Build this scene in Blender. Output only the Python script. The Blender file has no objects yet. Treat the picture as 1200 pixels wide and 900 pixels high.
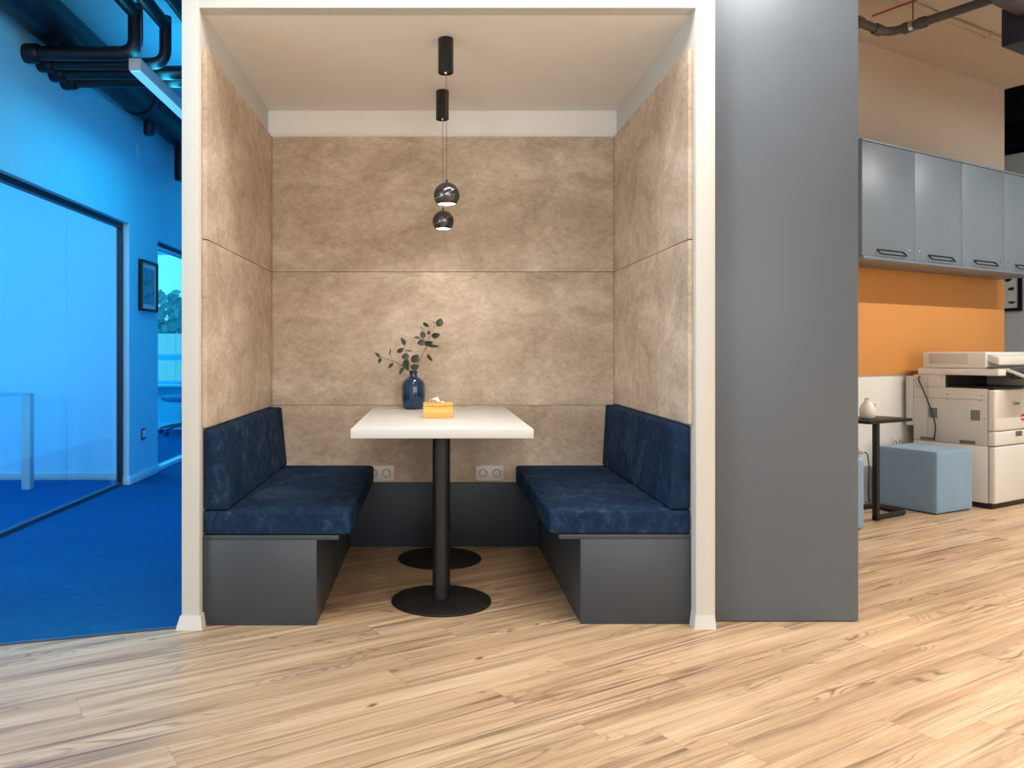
import bpy, bmesh, math, random
from mathutils import Vector, Matrix
random.seed(7)
S = bpy.context.scene
C = S.collection
PI = math.pi

# ------------------------------------------------------------------ view
S.view_settings.view_transform = 'Standard'
S.view_settings.look = 'None'
S.view_settings.gamma = 1.0
S.view_settings.use_curve_mapping = False
S.view_settings.exposure = 0.05
cd = bpy.data.cameras.new('camera'); cam = bpy.data.objects.new('camera', cd); C.objects.link(cam)
cam.location = (0, 0, 1.05); cam.rotation_euler = (PI/2, 0, 0)
cd.sensor_width = 36; cd.lens = 28.5; cd.shift_x = 94/1200; cd.shift_y = -38/1200
cd.clip_start = 0.05
S.camera = cam

# ------------------------------------------------------------------ materials
def lin(r, g, b):
    f = lambda c: ((c/255+0.055)/1.055)**2.4 if c/255 > 0.04045 else c/255/12.92
    return (f(r), f(g), f(b), 1)

class G:
    """small node-graph helper"""
    def __init__(s, name):
        s.m = bpy.data.materials.new(name); s.m.use_nodes = True
        s.t = s.m.node_tree; s.n = s.t.nodes; s.b = s.n['Principled BSDF']; s.out = s.n['Material Output']
    def put(s, sock, v):
        if hasattr(v, 'is_output') or isinstance(v, bpy.types.NodeSocket): s.t.links.new(v, sock)
        else: sock.default_value = v
    def co(s, kind='Object'):
        return s.n.new('ShaderNodeTexCoord').outputs[kind]
    def mp(s, v, loc=(0,0,0), rot=(0,0,0), sc=(1,1,1)):
        k = s.n.new('ShaderNodeMapping'); s.put(k.inputs['Vector'], v)
        k.inputs['Location'].default_value = loc; k.inputs['Rotation'].default_value = rot; k.inputs['Scale'].default_value = sc
        return k.outputs[0]
    def ma(s, op, a, b=0.0, c=None, clamp=False):
        k = s.n.new('ShaderNodeMath'); k.operation = op; k.use_clamp = clamp
        s.put(k.inputs[0], a); s.put(k.inputs[1], b)
        if c is not None: s.put(k.inputs[2], c)
        return k.outputs[0]
    def noise(s, v, scale=5, detail=4, rough=0.5, dist=0.0, out=0):
        k = s.n.new('ShaderNodeTexNoise'); s.put(k.inputs['Vector'], v)
        k.inputs['Scale'].default_value = scale; k.inputs['Detail'].default_value = detail
        k.inputs['Roughness'].default_value = rough; k.inputs['Distortion'].default_value = dist
        return k.outputs[out]
    def voro(s, v, scale=5, rnd=1.0, out='Distance'):
        k = s.n.new('ShaderNodeTexVoronoi'); s.put(k.inputs['Vector'], v)
        k.inputs['Scale'].default_value = scale; k.inputs['Randomness'].default_value = rnd
        return k.outputs[out]
    def white(s, v):
        k = s.n.new('ShaderNodeTexWhiteNoise'); k.noise_dimensions = '2D'; s.put(k.inputs['Vector'], v)
        return k.outputs
    def ramp(s, f, stops):
        k = s.n.new('ShaderNodeValToRGB'); s.put(k.inputs[0], f); e = k.color_ramp.elements
        while len(e) < len(stops): e.new(0.5)
        for i, (p, c) in enumerate(stops): e[i].position = p; e[i].color = c
        return k.outputs[0]
    def mr(s, f, a, b, c=0.0, d=1.0):
        k = s.n.new('ShaderNodeMapRange'); s.put(k.inputs[0], f)
        for i, q in enumerate((a, b, c, d)): k.inputs[i+1].default_value = q
        return k.outputs[0]
    def mix(s, f, a, b, mode='MIX'):
        k = s.n.new('ShaderNodeMix'); k.data_type = 'RGBA'; k.blend_type = mode
        s.put(k.inputs[0], f); s.put(k.inputs[6], a); s.put(k.inputs[7], b)
        return k.outputs[2]
    def sep(s, v):
        k = s.n.new('ShaderNodeSeparateXYZ'); s.put(k.inputs[0], v); return k.outputs
    def comb(s, x, y, z=0.0):
        k = s.n.new('ShaderNodeCombineXYZ'); s.put(k.inputs[0], x); s.put(k.inputs[1], y); s.put(k.inputs[2], z); return k.outputs[0]
    def bump(s, h, st=0.2, d=0.01):
        k = s.n.new('ShaderNodeBump'); k.inputs['Strength'].default_value = st; k.inputs['Distance'].default_value = d
        s.put(k.inputs['Height'], h); s.put(s.b.inputs['Normal'], k.outputs[0])
    def set(s, **kw):
        for k, v in kw.items(): s.put(s.b.inputs[k.replace('_', ' ')], v)
        return s

def plain(name, col, rough=0.5, metal=0.0, var=0.05, nscale=6, bump=0.0, spec=0.5, sheen=0.0):
    g = G(name); co = g.co()
    n = g.noise(co, nscale, 5, 0.6)
    c = g.ramp(n, [(0.3, tuple(x*(1-var) for x in col[:3])+(1,)), (0.7, tuple(min(1, x*(1+var)) for x in col[:3])+(1,))])
    g.set(Base_Color=c, Roughness=g.mr(n, 0.3, 0.7, max(0, rough-0.04), min(1, rough+0.04)), Metallic=metal)
    g.b.inputs['Specular IOR Level'].default_value = spec
    if sheen: g.b.inputs['Sheen Weight'].default_value = sheen
    if bump: g.bump(g.noise(co, 220, 3, 0.6), bump, 0.002)
    return g.m

def emit(name, col, strength):
    g = G(name); g.set(Base_Color=(0.8, 0.8, 0.8, 1), Emission_Color=col, Emission_Strength=strength); return g.m

def wood_floor():
    g = G('oak_laminate'); A_ = math.atan(1/1.678)
    p = g.sep(g.mp(g.co(), rot=(0, 0, -A_)))
    u, v = p[0], p[1]
    W, L = 0.148, 1.28
    vr = g.ma('DIVIDE', v, W); row = g.ma('FLOOR', vr); fv = g.ma('SUBTRACT', vr, row)
    r1 = g.white(g.comb(row, 3.7))[0]
    ur = g.ma('ADD', g.ma('DIVIDE', u, L), g.ma('MULTIPLY', r1, 7.0)); pk = g.ma('FLOOR', ur); fu = g.ma('SUBTRACT', ur, pk)
    wn = g.white(g.comb(g.ma('ADD', pk, 0.5), row)); rnd = wn[0]
    off = g.ma('MULTIPLY', rnd, 37.0)
    pu = g.ma('ADD', u, off)
    pv = g.ma('ADD', v, g.ma('MULTIPLY', rnd, 11.0))
    # cathedral field: contour lines of a stretched noise, only in patches
    fld = g.noise(g.comb(g.ma('MULTIPLY', pu, 1.3), g.ma('MULTIPLY', pv, 8.0), off), 1.0, 2, 0.45, 0.5)
    con = g.ma('FRACT', g.ma('MULTIPLY', fld, 18.0))
    line = g.mr(g.ma('ABSOLUTE', g.ma('SUBTRACT', con, 0.5)), 0.0, 0.24, 1.0, 0.0)
    patch = g.mr(g.noise(g.comb(g.ma('MULTIPLY', pu, 1.2), g.ma('MULTIPLY', pv, 8.0), 4.0), 1.0, 3, 0.5, 0.3), 0.52, 0.68)
    rings = g.ma('MULTIPLY', line, patch)
    # eyes: long concentric rings round a few points
    wob = g.noise(g.comb(g.ma('MULTIPLY', pu, 5.0), g.ma('MULTIPLY', pv, 26.0), 2.0), 1.0, 3, 0.5)
    ev_ = g.comb(g.ma('ADD', g.ma('MULTIPLY', pu, 1.5), g.ma('MULTIPLY', wob, 0.16)), g.ma('ADD', g.ma('MULTIPLY', pv, 8.5), g.ma('MULTIPLY', wob, 0.30)))
    ed = g.voro(ev_, 1.0, 0.9); epick = g.sep(g.voro(ev_, 1.0, 0.9, 'Color'))[1]
    eye = g.ma('MULTIPLY', g.mr(g.ma('SINE', g.ma('MULTIPLY', ed, 95.0)), 0.1, 0.9), g.ma('MULTIPLY', g.mr(ed, 0.10, 0.36, 1.0, 0.0), g.mr(epick, 0.66, 0.70)))
    # long soft streaks, sparse dark veins, fine fibres
    st1 = g.noise(g.comb(g.ma('MULTIPLY', pu, 0.9), g.ma('MULTIPLY', pv, 17.0), off), 1.0, 5, 0.6, 0.8)
    st2 = g.noise(g.comb(g.ma('MULTIPLY', pu, 2.2), g.ma('MULTIPLY', pv, 90.0), off), 1.0, 4, 0.6, 0.3)
    veinz = g.mr(g.noise(g.comb(g.ma('MULTIPLY', pu, 0.7), g.ma('MULTIPLY', pv, 7.0), 15.0), 1.0, 2, 0.5, 0.4), 0.44, 0.62)
    streak = g.ma('MULTIPLY', veinz, g.mr(g.noise(g.comb(g.ma('MULTIPLY', pu, 1.0), g.ma('MULTIPLY', pv, 42.0), 9.0), 1.0, 4, 0.6, 1.4), 0.47, 0.62))
    # small knots
    kv = g.comb(g.ma('ADD', g.ma('MULTIPLY', pu, 5.0), g.ma('MULTIPLY', wob, 0.3)), g.ma('ADD', g.ma('MULTIPLY', pv, 11.0), g.ma('MULTIPLY', wob, 0.3)))
    kd = g.voro(kv, 1.0, 1.0); kpick = g.sep(g.voro(kv, 1.0, 1.0, 'Color'))[0]
    knot = g.ma('MULTIPLY', g.mr(kd, 0.02, 0.12, 1.0, 0.0), g.mr(kpick, 0.74, 0.80))
    base = g.ramp(st1, [(0.25, lin(164, 128, 95)), (0.48, lin(203, 170, 132)), (0.75, lin(230, 201, 164))])
    base = g.mix(g.mr(st2, 0.42, 0.72, 0.0, 0.30), base, lin(150, 114, 84))
    base = g.mix(g.ma('MULTIPLY', eye, 0.8), base, lin(98, 72, 54))
    base = g.mix(g.ma('MULTIPLY', rings, 0.8), base, lin(96, 70, 54))
    base = g.mix(g.ma('MULTIPLY', streak, 0.85), base, lin(104, 78, 62))
    base = g.mix(g.ma('MULTIPLY', knot, 0.9), base, lin(72, 48, 34))
    tone = g.mr(rnd, 0.0, 1.0, 0.93, 1.05)
    base = g.mix(1.0, base, g.comb(tone, tone, tone), 'MULTIPLY')
    ev = g.ma('MINIMUM', fv, g.ma('SUBTRACT', 1.0, fv)); eu = g.ma('MINIMUM', fu, g.ma('SUBTRACT', 1.0, fu))
    seam = g.ma('MAXIMUM', g.mr(ev, 0.0, 0.012, 1.0, 0.0), g.mr(eu, 0.0, 0.0014, 1.0, 0.0))
    base = g.mix(g.ma('MULTIPLY', seam, 0.4), base, lin(96, 68, 48))
    g.set(Base_Color=base, Roughness=g.mr(st2, 0.3, 0.7, 0.36, 0.48))
    g.bump(g.ma('SUBTRACT', g.ma('MULTIPLY', st2, 0.3), seam), 0.15, 0.002)
    return g.m

def suede(name, cols, wscale=(1, 1, 1), fleck=0.35):
    g = G(name); co = g.co()
    big = g.noise(g.mp(co, sc=wscale), 3.2, 8, 0.66, 0.5)
    fine = g.noise(g.mp(co, sc=(wscale[0]*1.0, wscale[1], wscale[2])), 26, 5, 0.7, 0.4)
    wv = g.noise(g.mp(co, sc=(60, 60, 420)), 1, 2); wv2 = g.noise(g.mp(co, sc=(420, 420, 60)), 1, 2)
    f = g.ma('ADD', g.ma('MULTIPLY', big, 1-fleck), g.ma('MULTIPLY', fine, fleck))
    f = g.ma('ADD', f, g.ma('MULTIPLY', g.ma('SUBTRACT', g.ma('ADD', wv, wv2), 1.0), 0.16))
    g.set(Base_Color=g.ramp(f, cols), Roughness=0.85)
    g.b.inputs['Specular IOR Level'].default_value = 0.06
    g.bump(f, 0.15, 0.004)
    return g.m

def glass(name, tint, haze=0.0):
    g = G(name); g.n.remove(g.b)
    geo = g.n.new('ShaderNodeNewGeometry')
    dt = g.n.new('ShaderNodeVectorMath'); dt.operation = 'DOT_PRODUCT'
    g.t.links.new(geo.outputs['Normal'], dt.inputs[0]); g.t.links.new(geo.outputs['Incoming'], dt.inputs[1])
    c = g.ma('ABSOLUTE', dt.outputs['Value'])
    f = g.ma('ADD', 0.04, g.ma('MULTIPLY', 0.96, g.ma('POWER', g.ma('SUBTRACT', 1.0, c), 5.0)))
    tr = g.n.new('ShaderNodeBsdfTransparent'); tr.inputs[0].default_value = tint
    gl = g.n.new('ShaderNodeBsdfGlossy'); gl.inputs['Roughness'].default_value = 0.02
    mx = g.n.new('ShaderNodeMixShader'); g.t.links.new(f, mx.inputs[0]); g.t.links.new(tr.outputs[0], mx.inputs[1]); g.t.links.new(gl.outputs[0], mx.inputs[2])
    g.t.links.new(mx.outputs[0], g.out.inputs['Surface'])
    return g.m

def carpet_mat():
    g = G('blue_carpet'); co = g.co()
    n = g.noise(co, 260, 3, 0.7); l = g.noise(g.mp(co, sc=(6, 90, 1)), 1, 4, 0.6); b = g.noise(co, 2.2, 4)
    f = g.ma('ADD', g.ma('MULTIPLY', n, 0.5), g.ma('ADD', g.ma('MULTIPLY', l, 0.35), g.ma('MULTIPLY', b, 0.15)))
    g.set(Base_Color=g.ramp(f, [(0.3, lin(10, 66, 112)), (0.7, lin(24, 106, 160))]), Roughness=0.95)
    g.b.inputs['Specular IOR Level'].default_value = 0.1
    g.bump(n, 0.5, 0.006); return g.m

def bamboo():
    g = G('bamboo'); co = g.co()
    f = g.noise(g.mp(co, sc=(12, 12, 160)), 1, 3, 0.6)
    g.set(Base_Color=g.ramp(f, [(0.3, lin(205, 150, 66)), (0.7, lin(242, 196, 110))]), Roughness=0.45); return g.m

def vase_glaze():
    g = G('blue_glaze'); p = g.sep(g.co()); 
    an = g.ma('ARCTAN2', p[1], p[0])
    n = g.noise(g.comb(g.ma('MULTIPLY', an, 7.0), g.ma('MULTIPLY', p[2], 6.0)), 1, 4, 0.6, 0.4)
    g.set(Base_Color=g.ramp(n, [(0.3, lin(8, 28, 52)), (0.55, lin(18, 56, 92)), (0.75, lin(44, 92, 130))]), Roughness=0.12)
    g.b.inputs['Coat Weight'].default_value = 0.6; return g.m

def art():
    g = G('abstract_print'); co = g.co()
    n = g.noise(g.mp(co, sc=(3, 6, 4)), 2.2, 6, 0.6, 1.0)
    g.set(Base_Color=g.ramp(n, [(0.3, lin(30, 70, 90)), (0.5, lin(120, 160, 180)), (0.62, lin(60, 100, 90)), (0.8, lin(210, 220, 225))]), Roughness=0.3); return g.m

def leaf_mat():
    g = G('eucalyptus_leaf'); n = g.noise(g.co(), 30, 4)
    g.set(Base_Color=g.ramp(n, [(0.3, lin(26, 32, 22)), (0.7, lin(80, 88, 66))]), Roughness=0.5); return g.m

M = dict(
    floor=wood_floor(), carpet=carpet_mat(),
    panel=suede('beige_suede', [(0.30, lin(160, 139, 118)), (0.5, lin(199, 179, 157)), (0.70, lin(232, 215, 196))], (1, 1, 1.5)),
    bench=suede('navy_suede', [(0.30, lin(15, 29, 46)), (0.52, lin(30, 49, 74)), (0.74, lin(74, 92, 112))], (1, 1, 0.8), 0.5),
    laminate=plain('grey_laminate', lin(58, 64, 70), 0.42, var=0.02),
    tall=plain('tall_grey_laminate', lin(88, 96, 103), 0.4, var=0.015),
    plinth=plain('dark_grey_board', lin(44, 54, 64), 0.5, var=0.03),
    upper=plain('blue_grey_lacquer', lin(108, 121, 131), 0.38, var=0.02),
    cream=plain('cream_paint', lin(208, 207, 199), 0.6, var=0.012),
    alc=plain('alcove_paint', lin(246, 242, 236), 0.75, var=0.015),
    white=plain('white_laminate', lin(212, 211, 206), 0.5, var=0.01),
    whitewall=plain('white_wall_paint', lin(220, 217, 208), 0.7, var=0.01),
    beigewall=plain('beige_wall_paint', lin(196, 183, 167), 0.8, var=0.02),
    greywall=plain('grey_wall_paint', lin(170, 174, 178), 0.8, var=0.02),
    blue=plain('wall_paint_blue_cast', (0.28, 0.74, 0.93, 1), 0.8, var=0.02),  # white walls, with the corridor's blue light put into the colour
    blueceil=plain('ceiling_paint_blue_cast', (0.36, 0.66, 0.86, 1), 0.85, var=0.06),  # blue of the corridor light painted into the ceiling colour
    jamb=plain('white_paint_blue_cast', (0.55, 0.82, 0.97, 1), 0.6, var=0.01),  # white trim and walls, part of the blue light baked into the tone
    orange=plain('orange_panel', lin(206, 142, 72), 0.6, var=0.03, nscale=3),
    black=plain('black_metal', lin(15, 15, 16), 0.5, var=0.05),
    blackm=plain('black_plastic', lin(18, 18, 20), 0.35, var=0.05),
    gloss=plain('black_chrome', lin(96, 96, 99), 0.2, metal=0.9, var=0.02),
    silver=plain('brushed_silver', lin(210, 210, 208), 0.25, metal=1.0, var=0.02),
    pipe=plain('dark_pipe_paint', lin(8, 10, 22), 0.45, var=0.05),
    gpipe=plain('dark_grey_pipe', lin(74, 72, 74), 0.5, var=0.05),
    frame=plain('dark_frame', lin(14, 20, 36), 0.4, var=0.03),
    pouf=plain('grey_blue_fabric', lin(122, 148, 170), 0.9, var=0.04, bump=0.25, spec=0.2, sheen=0.2),
    printer=plain('off_white_plastic', lin(212, 208, 199), 0.45, var=0.01),
    printer2=plain('warm_grey_plastic', lin(192, 187, 178), 0.5, var=0.01),
    darkgrey=plain('dark_grey_plastic', lin(96, 92, 88), 0.5, var=0.02),
    sock=plain('ivory_plastic', lin(220, 212, 198), 0.35, var=0.01),
    sock_shade=plain('ivory_recess_shade', lin(134, 124, 110), 0.35, var=0.01),  # same ivory darkened, recess shading painted into the colour
    ceramic=plain('white_ceramic', lin(226, 218, 204), 0.4, var=0.02),
    tissue=plain('tissue_paper', lin(246, 240, 232), 0.9, var=0.02, bump=0.3),
    red=plain('red_cable', lin(150, 30, 30), 0.5), redp=plain('red_label', lin(200, 40, 50), 0.5),
    conduit=plain('beige_conduit', lin(176, 160, 140), 0.7, var=0.02),
    bamboo=bamboo(), vase=vase_glaze(), art=art(), leaf=leaf_mat(),
    stem=plain('brown_stem', lin(94, 76, 58), 0.7),
    glass=glass('clear_glass', (0.80, 0.95, 1.0, 1)),
    tint=glass('tinted_glass', (0.55, 0.92, 1.0, 1)),
    paper=plain('poster_paper', lin(190, 190, 188), 0.6, var=0.02), ink=plain('black_ink', lin(22, 22, 24), 0.6),
    dark=plain('dark_void_paint', lin(18, 20, 34), 0.8),
    steel=plain('threshold_metal', lin(92, 104, 116), 0.35, metal=0.7),
    fence=plain('white_fence_paint', lin(226, 232, 236), 0.7), bark=plain('bark', lin(90, 80, 70), 0.9),
    foliage=plain('tree_foliage', lin(96, 150, 150), 0.8, var=0.3, nscale=3), grass=plain('pale_ground', lin(150, 170, 160), 0.9, var=0.1),
    chairfab=plain('blue_chair_fabric', lin(70, 120, 160), 0.8), 
    bulb=emit('warm_diffuser', (1.0, 0.93, 0.82, 1), 9.0),
    lampdiff=emit('cool_diffuser', (0.10, 0.46, 0.9, 1), 1.0),
    room=plain('back_wall_paint', lin(206, 200, 190), 0.8),
)

# ------------------------------------------------------------------ mesh helpers
def NB(): return bmesh.new()
def _merge(bm, t):
    me = bpy.data.meshes.new('tmp'); t.to_mesh(me); t.free(); bm.from_mesh(me); bpy.data.meshes.remove(me)
def box(bm, x0, x1, y0, y1, z0, z1, r=0.0, seg=2, xf=None):
    t = bmesh.new(); bmesh.ops.create_cube(t, size=1)
    for v in t.verts:
        v.co = Vector(((x0+x1)/2+v.co.x*(x1-x0), (y0+y1)/2+v.co.y*(y1-y0), (z0+z1)/2+v.co.z*(z1-z0)))
    if r: bmesh.ops.bevel(t, geom=list(t.edges), offset=r, segments=seg, profile=0.5, affect='EDGES')
    if xf:
        for v in t.verts: v.co = xf(v.co)
    _merge(bm, t); return bm
def cushion(bm, x0, x1, y0, y1, z0, z1, r=0.02, puff=(0, 0, 0), cuts=14, xf=None):
    t = bmesh.new(); bmesh.ops.create_cube(t, size=2); bmesh.ops.subdivide_edges(t, edges=list(t.edges), cuts=cuts, use_grid_fill=True)
    c = Vector(((x0+x1)/2, (y0+y1)/2, (z0+z1)/2)); h = Vector(((x1-x0)/2, (y1-y0)/2, (z1-z0)/2))
    for v in t.verts:
        s = Vector([math.copysign(abs(q)**0.55, q) for q in v.co])
        p = Vector([s[i]*h[i] for i in range(3)])
        inn = Vector([max(-(h[i]-r), min(h[i]-r, p[i])) for i in range(3)])
        dd = p-inn
        q = inn+dd.normalized()*r if dd.length > 1e-9 else p
        n = [q[i]/h[i] for i in range(3)]
        for i in range(3):
            j, k = (i+1) % 3, (i+2) % 3
            q[i] += puff[i]*(1-n[j]**2)*(1-n[k]**2)*n[i]
        v.co = c+q
        if xf: v.co = xf(v.co)
    _merge(bm, t); return bm
def fillet(pts, r=0.03, n=6):
    out = [Vector(pts[0])]
    for i in range(1, len(pts)-1):
        a, b, c = Vector(pts[i-1]), Vector(pts[i]), Vector(pts[i+1])
        u, w = (a-b), (c-b); rr = min(r, u.length*0.45, w.length*0.45)
        p, q = b+u.normalized()*rr, b+w.normalized()*rr
        for k in range(n+1):
            s = k/n; out.append((1-s)**2*p+2*s*(1-s)*b+s*s*q)
    out.append(Vector(pts[-1])); return out
def tube(bm, pts, r, seg=14, sx=1.0):
    pts = [Vector(p) for p in pts]; rr = r if isinstance(r, (list, tuple)) else [r]*len(pts)
    tg = [(pts[min(i+1, len(pts)-1)]-pts[max(i-1, 0)]).normalized() for i in range(len(pts))]
    up = Vector((0, 0, 1)) if abs(tg[0].z) < 0.9 else Vector((0, 1, 0))
    nrm = (up-tg[0]*up.dot(tg[0])).normalized(); rings = []
    for i, p in enumerate(pts):
        nrm = (nrm-tg[i]*nrm.dot(tg[i])).normalized(); bi = tg[i].cross(nrm)
        rings.append([bm.verts.new(p+rr[i]*(math.cos(a)*nrm+sx*math.sin(a)*bi)) for a in [2*PI*k/seg for k in range(seg)]])
    for a, b in zip(rings, rings[1:]):
        for k in range(seg): bm.faces.new((a[k], a[(k+1) % seg], b[(k+1) % seg], b[k]))
    bm.faces.new(rings[0][::-1]); bm.faces.new(rings[-1]); return bm
def lathe(bm, prof, c=(0, 0, 0), seg=40, close=True, rot=None):
    rings = []
    for r, z in prof:
        if r < 1e-6: rings.append([bm.verts.new((0, 0, z))])
        else: rings.append([bm.verts.new((r*math.cos(2*PI*k/seg), r*math.sin(2*PI*k/seg), z)) for k in range(seg)])
    for a, b in zip(rings, rings[1:]):
        for k in range(seg):
            if len(a) == 1 and len(b) == 1: continue
            if len(a) == 1: bm.faces.new((a[0], b[(k+1) % seg], b[k]))
            elif len(b) == 1: bm.faces.new((a[k], a[(k+1) % seg], b[0]))
            else: bm.faces.new((a[k], a[(k+1) % seg], b[(k+1) % seg], b[k]))
    vs = [v for g in rings for v in g]
    for v in vs:
        if rot: v.co = rot @ v.co
        v.co += Vector(c)
    return bm
def prism(bm, poly, z0, z1):
    a = [bm.verts.new((x, y, z0)) for x, y in poly]; b = [bm.verts.new((x, y, z1)) for x, y in poly]
    bm.faces.new(a[::-1]); bm.faces.new(b); n = len(poly)
    for i in range(n): bm.faces.new((a[i], a[(i+1) % n], b[(i+1) % n], b[i]))
    return bm
def obj(name, bm, mat, parent=None, loc=None, rz=0.0, ang=40):
    bmesh.ops.recalc_face_normals(bm, faces=list(bm.faces))
    me = bpy.data.meshes.new(name); bm.to_mesh(me); bm.free()
    for p in me.polygons: p.use_smooth = True
    me.set_sharp_from_angle(angle=math.radians(ang))
    me.materials.append(M[mat] if isinstance(mat, str) else mat)
    o = bpy.data.objects.new(name, me); C.objects.link(o)
    if loc: o.location = loc
    if rz: o.rotation_euler = (0, 0, rz)
    if parent: o.parent = parent
    return o
def tag(o, label, cat, group=None):
    o['label'] = label; o['category'] = cat
    if group: o['group'] = group
    return o
def thing(name, label, cat, loc=(0, 0, 0), rz=0.0, group=None):
    o = bpy.data.objects.new(name, None); C.objects.link(o); o.location = loc; o.rotation_euler = (0, 0, rz)
    o.empty_display_size = 0.1
    return tag(o, label, cat, group)
def struct(name, bm, mat, loc=None, rz=0.0):
    o = obj(name, bm, mat, None, loc, rz); o['kind'] = 'structure'; return o
def dup(o, parent=None):
    c = o.copy(); C.objects.link(c)
    if parent: c.parent = parent
    for ch in list(o.children): dup(ch, c)
    return c

# the office grid (printer wall) is turned against the booth
AG = math.atan(1/1.678); DX, DY = math.cos(AG), math.sin(AG); W0 = Vector((2.929, 5.609, 0))
def RW(x, y, z=0.0): return Vector((W0.x+DX*x-DY*y, W0.y+DY*x+DX*y, z))

# ------------------------------------------------------------------ setting: shell
H = 3.2
TH0, TH1 = (-4.6, 1.94), (-0.935, 3.079)          # carpet edge line
b = NB(); prism(b, [(-4.6, -3.6), (8.5, -3.6), (8.5, 11.0), (-0.91, 11.0), (-0.91, 3.087), (-4.6, 1.94)], -0.1, 0.0); struct('floor', b, 'floor')
b = NB(); prism(b, [TH0, TH1, (-0.912, 3.087), (-0.912, 11.0), (-6.0, 11.0), (-6.0, 1.6)], -0.1, -0.002); struct('floor_carpet', b, 'carpet')
b = NB()
dv = (Vector(TH1)-Vector(TH0)).normalized(); nv = Vector((-dv.y, dv.x))
q0, q1 = Vector(TH0)+nv*0.004, Vector(TH1)+nv*0.004-dv*0.03
prism(b, [tuple(q0), tuple(q1), tuple(q1+nv*0.022), tuple(q0+nv*0.022)], -0.002, 0.004); struct('trim_threshold', b, 'steel')

b = NB(); prism(b, [(-4.6, -3.6), (8.5, -3.6)] + [tuple(RW(2.05, y)[:2]) for y in (-5.2, 0.14)] + [tuple(RW(-1.6, 0.14)[:2]), (-0.947, 4.6), (-0.947, 3.07), (-4.6, 1.9)], H, H+0.1); struct('ceiling', b, 'beigewall')
b = NB(); prism(b, [(-4.6, 1.9), (-0.947, 3.07), (-0.947, 11.0), (-6.0, 11.0), (-6.0, 1.5)], H, H+0.1); struct('ceiling_corridor', b, 'blueceil')
b = NB(); prism(b, [tuple(RW(2.05, -5.2)[:2]), (8.5, -3.6), (8.5, 11.0), (-0.95, 11.0), (-0.95, 4.38), (1.073, 4.38), tuple(RW(-1.6, 0.14)[:2]), tuple(RW(2.05, 0.14)[:2])], 4.0, 4.1); struct('ceiling_void', b, 'dark')
b = NB(); p0, p1, p2 = RW(2.05, 0.14), RW(2.05, -5.2), Vector((8.5, -3.6, 0))
prism(b, [tuple(q[:2]) for q in (p0, p1, p2, p2+Vector((0.06, 0, 0)), p1+Vector((0.06, 0.0, 0)), p0+Vector((0.06, 0, 0)))], H+0.02, 4.0); struct('trim_fascia', b, 'beigewall')
b = NB(); box(b, -4.6, 8.5, -3.7, -3.6, 0, H); struct('wall_back', b, 'room')
b = NB(); box(b, 8.5, 8.6, -3.7, 11.0, 0, 4.0); struct('wall_right', b, 'room')
b = NB(); box(b, -4.7, -4.6, -3.7, 1.95, 0, H); struct('wall_left', b, 'room')
b = NB(); box(b, -6.1, -4.6, 1.6, 1.7, 0, H); struct('wall_left_rear', b, 'blue')

# corridor left wall, glazed
WX = -2.39
b = NB()
box(b, WX-0.1, WX, 2.75, 3.45, 0, H); box(b, WX-0.1, WX, 3.45, 6.414, 2.06, H)
box(b, WX-0.1, WX, 6.414, 7.07, 0, H); box(b, WX-0.1, WX, 7.07, 9.2, 2.02, H); box(b, WX-0.1, WX, 9.2, 11.0, 0, H)
struct('wall_corridor', b, 'blue')
b = NB(); box(b, WX-0.099, WX-0.001, 6.400, 6.414, 0.0, 2.06); struct('trim_jamb', b, 'jamb')
b = NB()
box(b, WX, WX+0.014, 6.402, 7.075, -0.002, 0.062, 0.004); box(b, WX-0.06, WX+0.014, 6.388, 6.402, -0.002, 0.062, 0.004); struct('baseboard_corridor', b, 'jamb')
# window 1: two panes in a slim dark frame
w = struct('window_1', (lambda b: (box(b, WX-0.085, WX-0.045, 3.45, 6.40, 2.02, 2.06), box(b, WX-0.085, WX-0.045, 6.36, 6.40, 0.0, 2.02), box(b, WX-0.085, WX-0.045, 3.45, 3.49, 0.0, 2.02), b)[-1])(NB()), 'frame')
obj('bottom_rail', box(NB(), WX-0.085, WX-0.045, 3.49, 6.36, -0.002, 0.022), 'steel', w)
for y0, y1 in ((3.49, 5.445), (5.449, 6.36)):
    obj('pane', box(NB(), WX-0.070, WX-0.060, y0, y1, 0.022, 2.02), 'glass', w)
w = struct('window_2', (lambda b: (box(b, WX-0.085, WX-0.045, 7.07, 9.2, 1.985, 2.02), box(b, WX-0.085, WX-0.045, 9.16, 9.2, 0.0, 1.985), b)[-1])(NB()), 'frame')
obj('bottom_rail', box(NB(), WX-0.085, WX-0.02, 7.07, 9.16, -0.002, 0.03), 'jamb', w)
obj('top_rail', box(NB(), WX-0.09, WX-0.04, 7.07, 9.16, 1.965, 1.985), 'jamb', w)
obj('pane', box(NB(), WX-0.070, WX-0.060, 7.07, 9.16, 0.03, 1.965), 'glass', w)

# room behind the first glass, meeting room behind the second
b = NB(); box(b, -6.0, WX-0.10, 6.65, 6.75, 0, H); struct('wall_partition', b, 'jamb')
b = NB(); box(b, -6.0, WX-0.102, 6.636, 6.65, -0.002, 0.055, 0.003); struct('baseboard_partition', b, 'white')
b = NB(); box(b, -6.1, -6.0, 1.6, 11.0, 0, H); struct('wall_far_left', b, 'jamb')
t = thing('desk', 'desk with a white square leg behind the large corridor glass at the left edge', 'desk', (-3.8, 5.85, 0))
obj('desktop', box(NB(), -0.74, 0.74, -0.40, 0.40, 0.725, 0.737, 0.003), 'glass', t)
for x in (-0.705, 0.705):
    for y in (-0.36, 0.36): obj('leg', box(NB(), x-0.033, x+0.033, y-0.033, y+0.033, -0.002, 0.725, 0.003), 'white', t)
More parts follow.
